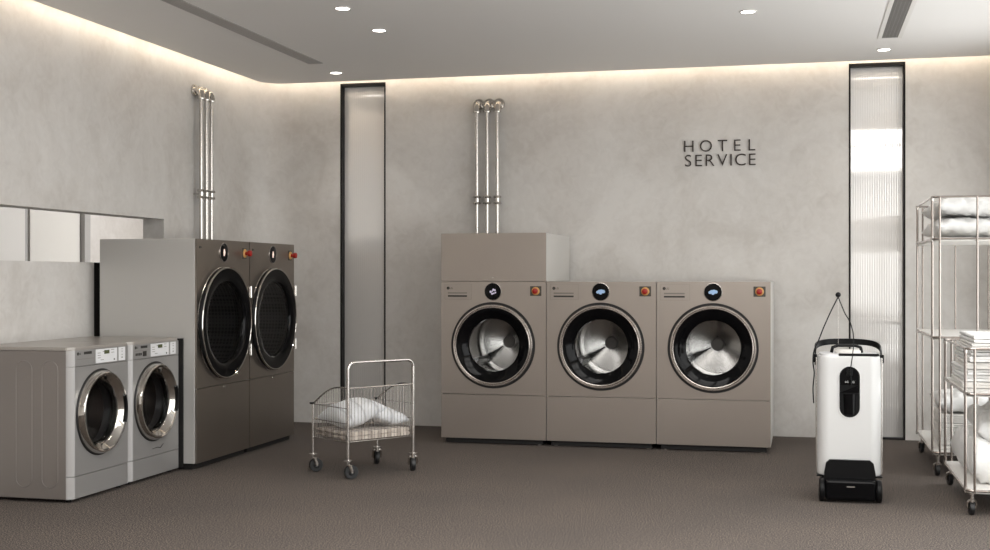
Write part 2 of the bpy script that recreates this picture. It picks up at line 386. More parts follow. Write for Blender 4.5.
# ------------------------------------------------------------------ pipes
def pipe(label, base, off, ztop, zclamp, group, rz):
    """vertical pipe; the wall is at local y=off"""
    t = thing('exhaust_pipe', label, 'pipe', base, rz, group)
    z = ztop - base[2]; R = min(.05, off * .7); r = .0145
    b = B(); cyl(b, (0, 0, 0), (0, 0, z - R), r, 16); obj('riser', b, 'satin', t)
    b = B(); pts = [(0, 0, z - R - .012)] + [(0, R - R * math.cos(a), z - R + R * math.sin(a)) for a in (PI / 2 * k / 8 for k in range(9))] + [(0, off - .012, z)]
    tube(b, pts, .026, 16); lathe(b, [(.0145, -.012), (.028, -.012), (.030, -.004), (.028, .004), (.0145, .004)], (0, 0, z - R - .012), 'Z', 24); obj('elbow', b, 'chrome', t)
    b = B(); lathe(b, [(0, -.022), (.030, -.022), (.034, -.014), (.042, -.014), (.044, -.010), (.044, -.0005), (0, -.0005)], (0, off, z), 'Y', 32); 
    for k in range(6):
        a = 2 * PI * k / 6; cyl(b, (.038 * math.cos(a), off - .019, z + .038 * math.sin(a)), (.038 * math.cos(a), off - .012, z + .038 * math.sin(a)), .0035, 6)
    obj('wall_flange', b, 'chrome', t)
    b = B(); zc = zclamp - base[2]
    for d in (-.024, .024): lathe(b, [(.015, -.009), (.027, -.009), (.030, 0), (.027, .009), (.015, .009)], (0, 0, zc + d), 'Z', 24)
    lathe(b, [(.020, -.02), (.020, .02)], (0, 0, zc), 'Z', 20)
    cyl(b, (0, .015, zc), (0, off, zc), .007, 10)
    for d in (-.024, .024):
        for s in (-1, 1): cyl(b, (s * .024, 0, zc + d), (s * .032, 0, zc + d), .005, 8)
    obj('pipe_coupling', b, 'chrome', t)
nm = ['nearest the dryer side of the room', 'in the middle of its three', 'closest to the lettering']
for x, w in zip((-2.448, -2.366, -2.285), nm):
    pipe('steel exhaust pipe rising from the washer housing, ' + w, (x, 9.348, 1.4815), YB - 9.348, 2.517, 1.768, 'exhaust pipes above the washers', 0)
for y, w in zip((8.296, 8.379, 8.458), ['first of three beside the wall opening', 'in the middle of its three', 'last of three towards the room corner']):
    pipe('steel exhaust pipe rising from the tall dryers, ' + w, (-4.245, y, 0), -XL - 4.245, 2.533, 1.778, 'exhaust pipes above the dryers', PI / 2)

# ------------------------------------------------------------------ shared appliance bits
def logo(parent, x, z, r, y=-.001):
    b = text_bm('LG', .02, .0006, (x + r * 2.15, y, z), target_h=r * 1.25)
    g = obj('logo', b, 'ink', parent, smooth=False)
    b = B(); lathe(b, [(0, y - .0012), (r, y - .0012), (r, y + .001)], (x, 0, z), 'Y', 24); obj('logo_mark', b, 'ink', g)
    b = B()   # the face inside the round mark
    box(b, x - r * .08, x + r * .08, y - .0016, y - .0012, z - r * .35, z + r * .35); box(b, x, x + r * .4, y - .0016, y - .0012, z - r * .42, z - r * .3)
    obj('logo_line', b, 'ink_grey', g)
def estop(parent, x, z, w=.079, h=.068, y=0, prot=.03, full=True):
    p = bx('emergency_stop', 'plate', parent, x - w / 2, x + w / 2, y - .004, y + .001, z - h / 2, z + h / 2, bev=.002)
    b = B(); lathe(b, [(0, y - .012), (.024, y - .012), (.0285, y - .008), (.0285, y - .004)], (x, 0, z), 'Y', 32); obj('stop_collar', b, 'yellow', p)
    b = B(); lathe(b, [(0, y - prot - .004), (.012, y - prot - .003), (.019, y - prot), (.0195, y - prot * .62), (.012, y - prot * .5), (.012, y - .012)], (x, 0, z), 'Y', 32); obj('stop_button', b, 'red', p)
def dial(parent, x, z, r, glow, shape, y=0):
    b = B(); lathe(b, [(r + .001, y + .001), (r + .0045, y - .002), (r + .003, y - .0055), (r, y - .006), (r - .001, y - .003)], (x, 0, z), 'Y', 48); rg = obj('dial_bezel', b, 'ring', parent)
    b = B(); lathe(b, [(0, y - .0055), (r * .9, y - .0055), (r, y - .004)], (x, 0, z), 'Y', 48); obj('dial_glass', b, 'black_gloss', rg)
    b = B()
    for (dx, dz, rr) in shape: 
        lathe(b, [(0, y - .0068), (rr, y - .0066), (rr, y - .0056)], (x + dx, 0, z + dz), 'Y', 16)
    obj('dial_readout', b, glow, rg)

FLOWER = [(-.016, -.002, .008), (-.006, -.016, .007), (.004, .012, .008), (.014, .008, .007), (.018, -.008, .006), (-.004, .002, .005), (.006, -.013, .006)]
CAR = [(-.02, -.003, .010), (-.008, .001, .013), (.006, .002, .014), (.019, .001, .012), (.0, -.008, .011)]
PERSON = [(0, .014, .009), (.001, 0, .013), (-.002, -.014, .009)]

# ------------------------------------------------------------------ big washers
WW, WZ0, WZS, WZT, WD = .7599, .04, .3488, 1.1408, .90
def big_washer(x, label, glow, shape, spin):
    t = thing('washing_machine', label, 'washing machine', (x, 8.474, 0), 0, 'large taupe washers along the back wall')
    g = .0015; w = WW
    b = B()   # cabinet shell, open at the front
    for q in ((g, g + .012, .012, WD), (w - g - .012, w - g, .012, WD)): box(b, *q, WZ0, WZT, bev=.002)
    box(b, g + .012, w - g - .012, .012, WD, WZT - .012, WZT); box(b, g + .012, w - g - .012, .012, WD, WZ0, WZ0 + .012); box(b, g + .012, w - g - .012, WD - .012, WD, WZ0 + .012, WZT - .012)
    obj('cabinet', b, 'taupe_lit', t)
    cx, cz = .3785, .6955
    b = B(); hole_plate(b, g + .001, w - g - .001, WZS + .002, WZT, cx, cz, .302, 0, .011)
    obj('front_panel', b, 'taupe', t, ang=25)
    bx('under_shade', 'gap', t, .03, w - .03, .03, WD - .02, .006, WZ0)  # black block put in as the shade under the washer
    lp = bx('lower_panel', 'taupe', t, g + .001, w - g - .001, 0, .011, WZ0, WZS - .002, bev=.0015)
    # detergent drawer
    dr = bx('detergent_drawer', 'taupe', t, .03, .225, -.002, .002, 1.017, 1.124, bev=.001)
    b = B(); tube(b, [(.03, -.001, 1.017), (.225, -.001, 1.017), (.225, -.001, 1.124), (.03, -.001, 1.124)], .0011, 6, closed=True); obj('drawer_seam', b, 'ink_grey', dr)
    bx('drawer_label', 'ink_grey', dr, .052, .192, -.0035, -.001, 1.056, 1.066); bx('drawer_grip', 'ink', dr, .052, .192, -.0035, -.001, 1.034, 1.045, bev=.001)
    logo(dr, .0535, 1.095, .0105, -.002)
    dial(t, .380, 1.072, .0585, glow, shape)
    estop(t, .6855, 1.0755)
    # door
    b = B(); lathe(b, [(.3025, .012), (.3025, .0), (.300, -.004), (.287, -.004), (.286, .010)], (cx, 0, cz), 'Y', 96); d = obj('door', b, 'gap', t)
    b = B(); lathe(b, [(.286, .008), (.286, -.016), (.282, -.021), (.276, -.021), (.272, -.017), (.269, -.020), (.266, -.023), (.262, -.022), (.260, -.012)], (cx, 0, cz), 'Y', 96); obj('door_bezel', b, 'ring', d)
    b = B(); lathe(b, [(.2625, -.016), (.24, -.013), (.20, .002), (.186, .016), (.183, .05)], (cx, 0, cz), 'Y', 96); obj('door_surround', b, 'black_gloss', d)
    b = B(); lathe(b, [(.1835, .042), (.16, .052), (.12, .060), (.06, .065), (0, .066)], (cx, 0, cz), 'Y', 64); obj('door_glass', b, 'glass', d)
    b = B(); lathe(b, [(.183, .05), (.20, .06), (.215, .09), (.205, .12)], (cx, 0, cz), 'Y', 64); obj('door_gasket', b, 'rubber', t)
    b = B(); lathe(b, [(.205, .12), (.245, .14), (.25, .16), (.25, .55), (.235, .565), (.21, .56), (.205, .55), (.045, .508)], (cx, 0, cz), 'Y', 96); dm = obj('drum', b, 'drum', t, ang=25)
    b = B(); lathe(b, [(.048, .512), (.046, .499), (.040, .492), (0, .490)], (cx, 0, cz), 'Y', 32); obj('drum_hub', b, 'hub', dm)
    for k in range(3):
        a = spin + 2 * PI * k / 3; c, s = math.cos(a), math.sin(a)
        b = B(); vs = []
        for (r0, wd, y) in ((.25, .035, .17), (.19, .010, .20), (.25, .035, .55), (.19, .010, .52)):
            for sg_ in (-1, 1): vs.append(b.verts.new((cx + r0 * c - sg_ * wd * s, y, cz + r0 * s + sg_ * wd * c)))
        for q in ((0, 1, 3, 2), (4, 6, 7, 5), (0, 2, 6, 4), (1, 5, 7, 3), (2, 3, 7, 6), (0, 4, 5, 1)): b.faces.new([vs[i] for i in q])
        obj('drum_lifter', b, 'tub', dm)
        # dark rib across the spun back plate
        if k == 0:
            b = B(); pts = [(cx + rr * c, yy, cz + rr * s) for rr, yy in ((.06, .507), (.20, .545))]; tube(b, pts, [.003, .020], 8); obj('drum_rib', b, 'tub', dm)
    for fx in (.06, w - .06):
        for fy in (.05, WD - .08):
            b = B(); cyl(b, (fx, fy, 0), (fx, fy, .012), .017, 12); cyl(b, (fx, fy, .012), (fx, fy, WZ0), .008, 10); obj('foot', b, 'satin', t)
    return t
big_washer(-2.482, 'large taupe front-loading washer under the tall housing with three steel pipes', 'glow_violet', FLOWER, math.radians(215))
big_washer(-2.482 + WW, 'large taupe front-loading washer standing between its two matching washers', 'glow_blue', CAR, math.radians(212))
big_washer(-2.482 + 2 * WW, 'large taupe front-loading washer at the end of the row nearest the carts', 'glow_blue', CAR, math.radians(208))
# housing on top of the first washer
t = thing('duct_housing', 'plain taupe metal housing on the first washer with pipes rising from it', 'housing', (-2.482, 8.474, WZT + .0015))
bx('cabinet', 'taupe_lit', t, .0015, WW - .0015, .010, WD, 0, .338, bev=.002)
fp = bx('front_panel', 'taupe', t, .0015, WW - .0015, 0, .010, .001, .338, bev=.0015)
b = B(); lathe(b, [(0, -.004), (.007, -.003), (.008, .001)], (.378, 0, .024), 'Y', 16); obj('lock', b, 'satin', fp)

# ------------------------------------------------------------------ tall dryers
def dryer(y, label):
    t = thing('tumble_dryer', label, 'dryer', (-3.5624, y, 0), PI / 2, 'tall bronze dryers against the side wall')
    w, z0, zs, zt, D = .7504, .04, .4934, 1.4067, .655; g = .002; cx, cz = .362, .884
    b = B()
    for q in ((g, g + .014, .012, D), (w - g - .014, w - g, .012, D)): box(b, *q, z0, zt, bev=.004)
    box(b, g + .014, w - g - .014, .012, D, zt - .012, zt); box(b, g + .014, w - g - .014, .012, D, z0, z0 + .012); box(b, g + .014, w - g - .014, D - .012, D, z0 + .012, zt - .012)
    obj('cabinet', b, 'dryer_side', t)
    b = B(); hole_plate(b, g + .004, w - g - .004, zs + .0015, zt - .001, cx, cz, .30, 0, .011); obj('front_panel', b, 'dryer_front', t, ang=25)
    bx('under_shade', 'gap', t, .02, w - .02, .03, D - .02, .006, z0)  # black block darkening the shaded space below the dryer
    lp = bx('lower_panel', 'dryer_front', t, g + .004, w - g - .004, 0, .011, z0, zs - .0015, bev=.0015)
    b = B(); lathe(b, [(0, -.006), (.007, -.005), (.009, .0005)], (.375, 0, zs - .016), 'Y', 16); obj('lock', b, 'chrome', lp)
    logo(t, .045, 1.355, .008, -.0005)
    dial(t, .366, 1.328, .057, 'glow_warm', PERSON)
    estop(t, .668, 1.327, w=.056, h=.07, prot=.05)
    # door standing proud of the panel
    b = B(); lathe(b, [(.31, -.001), (.340, -.001), (.342, -.006), (.338, -.012), (.346, -.016), (.347, -.026), (.343, -.029)], (cx, 0, cz), 'Y', 96); d = obj('door', b, 'black', t)
    b = B(); lathe(b, [(.3475, -.026), (.3515, -.028), (.3515, -.034), (.348, -.037), (.342, -.036), (.340, -.032), (.342, -.028)], (cx, 0, cz), 'Y', 96, close=True); obj('door_bezel', b, 'chrome', d)
    b = B(); lathe(b, [(.350, -.001), (.353, -.004), (.350, -.008), (.346, -.007), (.346, -.001)], (cx, 0, cz), 'Y', 96, close=True); obj('door_seat_ring', b, 'ring', d)
    b = B(); lathe(b, [(.342, -.034), (.30, -.033), (.27, -.028), (.258, -.018), (.25, .0)], (cx, 0, cz), 'Y', 96); obj('door_surround', b, 'black_gloss', d)
    b = B(); lathe(b, [(.257, -.014), (.20, -.011), (0, -.008)], (cx, 0, cz), 'Y', 64); obj('door_glass', b, 'glass_dark', d)
    b = B(); lathe(b, [(.25, .0), (.27, .03), (.29, .05), (.29, .50), (0, .50)], (cx, 0, cz), 'Y', 64); obj('drum', b, 'perf', t, ang=25)
    if y < 7: bx('side_gap_shade', 'gap', t, -.010, .001, .085, .125, .02, .80)  # added dark strip for the shaded gap beside the small washer
    # grip on one side, hinges on the other
    b = B(); pts = []
    for k in range(9): a = math.radians(180 - 32 + 64 * k / 8); pts.append((cx + .358 * math.cos(a), -.024, cz + .358 * math.sin(a)))
    tube(b, pts, .011, 8); obj('handle', b, 'black', d)
    for dz in (-.19, .19):
        b = B(); box(b, w - .040, w - .006, -.018, 0, cz + dz - .035, cz + dz + .035, bev=.003); cyl(b, (w - .024, -.020, cz + dz - .038), (w - .024, -.020, cz + dz + .038), .009, 12); obj('hinge', b, 'chrome', t)
    for fx in (.06, w - .06):
        for fy in (.05, D - .06):
            b = B(); cyl(b, (fx, fy, 0), (fx, fy, .012), .018, 12); cyl(b, (fx, fy, .012), (fx, fy, z0), .008, 10); obj('foot', b, 'satin', t)
dryer(6.8991, 'tall bronze dryer with a big round black door, standing beside the small washers')
dryer(6.8991 + .7504, 'tall bronze dryer with a big round black door, standing towards the back wall')

# ------------------------------------------------------------------ small silver washers
def small_washer(y, label, extra):
    t = thing('washing_machine', label, 'washing machine', (-3.663, y, 0), PI / 2, 'small silver washers beside the dryers')
    w, z0, zk, zs, zt, D = .577, .02, .135, .7055, .807, .60; c = .030; cx, cz = .268, .4495
    b = B()
    box(b, .001, .010, c + .006, D, z0, zt - .02); box(b, w - .010, w - .001, c + .006, D, z0, zt - .02)
    box(b, .010, w - .010, D - .010, D, z0, zt - .02); box(b, .010, w - .010, c, D, z0, z0 + .01)
    for a0, a1 in ((.236, .330), (.084, .177)):     # pressed beads on the side panel
        r = (a1 - a0) / 2; m_ = (a0 + a1) / 2; pts = []
        for k in range(13): a = PI * k / 12; pts.append((.001, m_ + r * math.cos(a), .736 - r + r * math.sin(a)))
        for k in range(13): a = PI + PI * k / 12; pts.append((.001, m_ + r * math.cos(a), .076 + r + r * math.sin(a)))
        tube(b, pts, .0028, 6, closed=True)
    obj('cabinet', b, 'silver_shaded', t, ang=25)
    b = B(); prism(b, [(.0, c + .004), (c, .002), (w - c, .002), (w, c + .004), (w, D), (0, D)], zt - .018, zt); bmesh.ops.bevel(b, geom=[e for e in b.edges], offset=.004, segments=2, affect='EDGES'); obj('top_cover', b, 'top', t)
    b = B(); hole_plate(b, c, w - c, zk + .0015, zs - .002, cx, cz, .226, 0, .012); obj('front_panel', b, 'silver', t, ang=25)
    kp = bx('kick_panel', 'silver', t, c, w - c, 0, .012, z0, zk - .0015, bev=.001)
    for sx in (0, 1):
        b = B()
        for a0, a1 in ((z0, zk - .0015), (zk + .0015, zs - .002), (zs, zt - .018)):
            poly = [(.0, c + .006), (.002, c - .006), (c - .008, .001), (c - .0015, 0), (c - .0015, .014), (.012, c + .006)]
            if sx: poly = [(w - px, py) for px, py in poly][::-1]
            prism(b, poly, a0, a1)
        st = obj('corner_strip', b, 'silver_light', t)
        for zz in (.762, .085):
            bb = B(); x_ = .016 if not sx else w - .016; d_ = Vector((-.7 if not sx else .7, -.7, 0)); p0 = Vector((x_, c / 2 + .002, zz)); cyl(bb, p0 - d_ * -.0, p0 + d_ * .005, .0045, 10); obj('screw', bb, 'gap', st)
    cp = bx('control_panel', 'silver', t, c, w - c, 0, .014, zs, zt - .018, bev=.002)
    dp = bx('display_panel', 'pale_panel', cp, .222, .432, -.003, .001, zs + .006, zt - .022, bev=.001)
    bx('display', 'lcd', dp, .302, .352, -.0045, -.002, zs + .052, zs + .072)
    b = B(); lathe(b, [(0, -.006), (.005, -.005), (.005, -.002)], (.402, 0, zs + .018), 'Y', 12); obj('start_button', b, 'ink', dp)
    b = B()
    for (a, z_) in ((.25, .058), (.25, .045), (.25, .032), (.385, .07), (.385, .055), (.28, .02), (.30, .064)): box(b, a - .013, a + .017, -.0035, -.002, zs + z_, zs + z_ + .003)
    obj('panel_print', b, 'ink_grey', dp)
    sp = bx('coin_panel', 'pale_panel', cp, .450, .517, -.003, .001, zs + .006, zt - .022, bev=.001)
    b = B()
    for z_ in (.02, .037, .055, .068): box(b, .477, .490, -.0038, -.002, zs + z_, zs + z_ + (.006 if z_ < .03 else .003))
    obj('panel_print', b, 'ink_grey', sp)
    logo(cp, .055, zs + .066, .0085, 0)
    b = B()
    for k in range(6): box(b, .112 + k * .0125, .1215 + k * .0125, -.0012, 0, zs + .060, zs + .074)
    if extra:
        for k in range(4): box(b, .055 + k * .018, .068 + k * .018, -.0012, 0, zs + .020, zs + .034)
        box(b, .135, .175, -.0015, 0, zs + .014, zs + .042)
    obj('model_plate', b, 'ink', cp)
    bx('seam_line', 'ink_grey', cp, .045, .205, -.0008, .0005, zs + (.046 if extra else .036), zs + (.0475 if extra else .0375))
    # door
    b = B(); lathe(b, [(.228, .010), (.232, -.003), (.229, -.007), (.222, -.006)], (cx, 0, cz), 'Y', 80); d = obj('door', b, 'gap', t)
    b = B(); lathe(b, [(.224, -.002), (.222, -.020), (.214, -.036), (.208, -.038), (.198, -.036), (.172, -.016), (.166, -.006), (.162, .03)], (cx, 0, cz), 'Y', 96); obj('door_ring', b, 'chrome', d, ang=22)
    b = B(); lathe(b, [(.163, .004), (.14, .035), (.09, .055), (0, .062)], (cx, 0, cz), 'Y', 64); obj('door_glass', b, 'glass_dark', d)
    b = B(); pts = [(cx + .196 * math.cos(a), -.041, cz + .196 * math.sin(a)) for a in (math.radians(-22 + 44 * k / 8) for k in range(9))]; tube(b, pts, .010, 8); obj('handle', b, 'black', d)
    b = B(); lathe(b, [(.162, .03), (.178, .05), (.18, .09)], (cx, 0, cz), 'Y', 64); obj('door_gasket', b, 'hub', t)
    b = B(); lathe(b, [(.18, .09), (.215, .11), (.22, .13), (.22, .44), (.20, .455), (0, .44)], (cx, 0, cz), 'Y', 64); dm = obj('drum', b, 'ring', t, ang=25)
    for k in range(3):
        a = math.radians(200 + 120 * k); cc, s = math.cos(a), math.sin(a); b = B(); vs = []
        for (r0, wd, yy) in ((.22, .03, .14), (.165, .010, .17), (.22, .03, .44), (.165, .010, .42)):
            for sg_ in (-1, 1): vs.append(b.verts.new((cx + r0 * cc - sg_ * wd * s, yy, cz + r0 * s + sg_ * wd * cc)))
        for q in ((0, 1, 3, 2), (4, 6, 7, 5), (0, 2, 6, 4), (1, 5, 7, 3), (2, 3, 7, 6), (0, 4, 5, 1)): b.faces.new([vs[i] for i in q])
        obj('drum_lifter', b, 'satin', dm)
    if extra:
        b = B(); tube(b, [(.24, -.001, .175), (.30, -.001, .178), (.335, -.001, .171), (.37, -.001, .19)], [.001, .0022, .003, .001], 6); obj('badge', b, 'ink', t)
    for fx in (.05, w - .05):
        for fy in (.05, D - .05):
            b = B(); cyl(b, (fx, fy, 0), (fx, fy, z0), .015, 12); obj('foot', b, 'black', t)
small_washer(5.733, 'small silver washer with a chrome round door, the one with its side panel showing', False)
small_washer(6.311, 'small silver washer with a chrome round door, standing against the tall dryers', True)

# ------------------------------------------------------------------ soft goods
def pillow(name, m, w, d, h, loc, rot, seed, p=2.6, wr=.006, n=48, quilt=0):
    b = B(); g = {}
    for s in (1, -1):
        for i in range(n + 1):
            for j in range(n + 1):
                u, v = -1 + 2 * i / n, -1 + 2 * j / n
                edge = i in (0, n) or j in (0, n)
                if s == -1 and edge: continue
                k = ((1 - abs(u) ** p) * (1 - abs(v) ** p)); k = max(k, 0) ** .42
                px = .5 * w * u * (1 - .07 * (1 - abs(v) ** 2) * abs(u) ** 3); py = .5 * d * v * (1 - .07 * (1 - abs(u) ** 2) * abs(v) ** 3)
                q = Vector((px * 6, py * 6, s * 2.0 + seed * 7.3))
                z = s * .5 * h * k + noise.fractal(q, .8, 2.1, 4) * wr * (.4 + k) - s * quilt * k * (abs(math.sin((px + py) * 38)) ** -.0 - min(1, abs(math.sin((px + py) * 38)) * 2.2) * min(1, abs(math.sin((px - py) * 38)) * 2.2)) + noise.noise(Vector((px * 25, py * 9, seed))) * wr * .6
                g[s, i, j] = b.verts.new((px, py, z))
    G = lambda s, i, j: g[(1 if (i in (0, n) or j in (0, n)) else s), i, j]
    for s in (1, -1):
        for i in range(n):
            for j in range(n):
                q = [G(s, i, j), G(s, i + 1, j), G(s, i + 1, j + 1), G(s, i, j + 1)]
                b.faces.new(q if s == 1 else q[::-1])
    o = obj(name, b, m, None, ang=80); o.location = loc; o.rotation_euler = rot; return o
def folded(name, m, w, d, h, loc, rz, seed, layers=2):
    """folded cloth: layered rounded sheets joined by a fold along the -x side"""
    b = B(); th = h / layers; prof = []
    for k in range(layers):
        zc = k * th + th / 2; rr = th * .47
        pl = [(-w / 2 + rr + rr * math.cos(a), zc + rr * math.sin(a)) for a in (PI / 2 + PI * q / 6 for q in range(7))]
        pr_ = [(w / 2 - rr + rr * math.cos(a), zc + rr * math.sin(a)) for a in (-PI / 2 + PI * q / 6 for q in range(7))]
        poly = pl + [(x_, zc - rr) for x_ in (-w * .25, 0, w * .25)] + pr_ + [(x_, zc + rr) for x_ in (w * .25, 0, -w * .25)]
        rings = []; Ny = 10
        for j in range(Ny + 1):
            y = -d / 2 + d * j / Ny; k2 = 1 if 0 < j < Ny else .93
            ring = []
            for (x_, z_) in poly:
                nz = noise.noise(Vector((x_ * 7, y * 7, seed * 3.1 + k))) * .0045
                ring.append(b.verts.new((x_ * (1 if 0 < j < Ny else .985) + noise.noise(Vector((y * 5, z_ * 30, seed))) * .004, y + noise.noise(Vector((x_ * 6, k * 3, seed + 5))) * .006, zc + (z_ - zc) * k2 + nz * (1 if k == layers - 1 else .4))))
            rings.append(ring)
        n_ = len(poly)
        for A, C in zip(rings, rings[1:]):
            for i in range(n_): b.faces.new((A[i], A[(i + 1) % n_], C[(i + 1) % n_], C[i]))
        b.faces.new(rings[0][::-1]); b.faces.new(rings[-1])
    o = obj(name, b, m, None, ang=60); o.location = loc; o.rotation_euler = (0, 0, rz); return o
def duvet(name, m, w, d, h, loc, rz, seed):
    """crumpled, loosely folded quilt heap"""
    b = B(); bmesh.ops.create_grid(b, x_segments=1, y_segments=1, size=1); b.clear()
    bmesh.ops.create_icosphere(b, subdivisions=5, radius=1)
    for v in b.verts:
        c = v.co.copy(); s = lambda q, e: math.copysign(abs(q) ** e, q)
        q = Vector((s(c.x, .55) * w / 2, s(c.y, .55) * d / 2, s(c.z, .6) * h / 2 + h / 2))
        f = noise.fractal(Vector((q.x * 3.2 + seed, q.y * 2.4, q.z * 7)), .9, 2.0, 4)
        rg = 1 - abs(noise.noise(Vector((q.x * 6 + q.z * 5 + seed, q.y * 4, q.z * 9 + seed))))
        dsp = f * .030 + (rg - .7) * .035
        q += Vector((c.x, c.y, c.z)) * dsp
        q.x = min(max(q.x, -w / 2 - .004), w / 2 + .004); q.y = min(max(q.y, -d / 2), d / 2)
        q.z = max(q.z, .001 + .002 * noise.noise(q * 9)); v.co = q
    o = obj(name, b, m, None, ang=80); o.location = loc; o.rotation_euler = (0, 0, rz); return o

# ------------------------------------------------------------------ casters
def caster(parent, x, y, z_top, R, w, rz, horn='satin', twin=False):
    b = B(); rot = Matrix.Rotation(rz, 3, 'Z'); off = rot @ Vector((0, R * .45, 0)); c = Vector((x, y, R)) + off; ax = rot @ Vector((1, 0, 0))
    def T_(p): return c + rot @ Vector(p)
    cyl(b, (x, y, z_top - .006), (x, y, z_top), R * .62, 12)
    cyl(b, (x, y, R * 1.9), (x, y, z_top - .004), R * .28, 10)
    box_pts = []
    for s in (-1, 1):
        pts = [(s * w * .85, 0, 0), (s * w * .85, -R * .3, R * .95), (s * w * .3, -R * .45, R * 1.22)]
        tube(b, [T_(p) for p in pts], [R * .22, R * .24, R * .22], 8)
    cyl(b, T_((-w * .98, 0, 0)), T_((w * .98, 0, 0)), R * .14, 8)
    f = obj('caster', b, horn, parent)
    b = B(); prof = [(R * .5, -w * .5), (R * .93, -w * .5), (R, -w * .3), (R, w * .3), (R * .93, w * .5), (R * .5, w * .5)]
    lathe(b, [(0, -w * .42), (R * .3, -w * .6), (R * .5, -w * .42)] + prof + [(R * .5, w * .42), (R * .3, w * .6), (0, w * .42)], (0, 0, 0), 'X', 32)
    for v in b.verts: v.co = c + rot @ v.co
    obj('wheel', b, 'rub', f)

# ------------------------------------------------------------------ wire laundry trolley
TC = (-2.573, 7.117); TA = math.atan2(.815, .579)
t = thing('laundry_trolley', 'small wire basket trolley on four casters with a hooped push handle', 'laundry trolley', (TC[0], TC[1], 0), TA)
hx, hy, zb, zt_, zl, zh, LEG = .236, .187, .213, .526, .408, .675, .10   # local: x along the handle side (at y=-hy), y towards the low side
b = B(); pts = [(-hx, -hy, LEG), (-hx, -hy, zh - .045)] + [(-hx + .045 - .045 * math.cos(a), -hy, zh - .045 + .045 * math.sin(a)) for a in (PI / 2 * k / 6 for k in range(1, 7))]
pts += [(hx - .045 + .045 * math.sin(a), -hy, zh - .045 + .045 * math.cos(a)) for a in (PI / 2 * k / 6 for k in range(7))] + [(hx, -hy, LEG)]
tube(b, pts, .0095, 12); obj('push_handle', b, 'satin', t)
for sx in (-1, 1):
    b = B(); cyl(b, (sx * hx, hy, LEG), (sx * hx, hy, zl), .0075, 10); obj('post', b, 'satin', t)
    bx('end_cap', 'black', t, sx * hx - .018, sx * hx + .012, hy - .010, hy + .012, zl, zl + .012, bev=.003)
def curve_top(y):   # the side rail falls from the handle end to the low end
    u = (hy - y) / (2 * hy); return zl + (zt_ - zl) * min(1, math.sin(min(1, u / .78) * PI / 2))
b = B(); tube(b, [(-hx, -hy, zb), (hx, -hy, zb), (hx, hy, zb), (-hx, hy, zb)], .005, 8, closed=True)
cyl(b, (-hx, -hy, zt_), (hx, -hy, zt_), .005, 8); cyl(b, (-hx, hy, zl - .004), (hx, hy, zl - .004), .004, 8)
for sx in (-1, 1): tube(b, [(sx * hx, -hy + 2 * hy * k / 16, curve_top(-hy + 2 * hy * k / 16)) for k in range(17)], .005, 8)
obj('basket_rim', b, 'satin', t)
b = B()
for k in range(1, 20): x = -hx + 2 * hx * k / 20; cyl(b, (x, -hy, zb), (x, -hy, zt_), .0017, 6); cyl(b, (x, hy, zb), (x, hy, zl), .0017, 6); cyl(b, (x, -hy, zb - .003), (x, hy, zb - .003), .0017, 6)
for sx in (-1, 1):
    for k in range(1, 15): y = -hy + 2 * hy * k / 15; cyl(b, (sx * hx, y, zb), (sx * hx, y, curve_top(y)), .0017, 6)
    for z in (.32, .408): cyl(b, (sx * hx, -hy, z), (sx * hx, hy * (.98 if z < .4 else .9), z), .0022, 6)
for z in (.425,): pass
cyl(b, (-hx, hy, .32), (hx, hy, .32), .002, 6)
for k in range(1, 8): y = -hy + 2 * hy * k / 8; cyl(b, (-hx, y, zb), (hx, y, zb), .002, 6)
obj('wire_mesh', b, 'satin', t, smooth=True)
for i, (sx, sy) in enumerate(((-1, -1), (1, -1), (-1, 1), (1, 1))): caster(t, sx * hx, sy * hy, LEG + .010, .042, .026, (-.9, .5, -.9, .5)[i] - TA)
def tl(x, y): c, s = math.cos(TA), math.sin(TA); return (TC[0] + c * x - s * y, TC[1] + s * x + c * y)
bl = folded('folded_blanket', 'plaid', .445, .35, .05, (*tl(0, 0), zb + .006), TA, 3, layers=2)
tag(bl, 'brown and cream checked blanket folded in the bottom of the wire trolley', 'blanket')
p = pillow('pillow', 'stripe', .31, .29, .145, (*tl(-.076, .010), .362), (math.radians(6), math.radians(-17), TA + .05), 1, p=1.9, wr=.010)
tag(p, 'larger pale grey pillow leaning up in the wire trolley, overlapping the other pillow', 'pillow', 'pillows in the wire trolley')
p = pillow('pillow', 'stripe', .23, .28, .105, (*tl(.118, -.02), .333), (math.radians(3), math.radians(8), TA - .03), 2, p=1.9, wr=.009)
tag(p, 'smaller pale grey pillow lying flat in the wire trolley at its tall end post', 'pillow', 'pillows in the wire trolley')

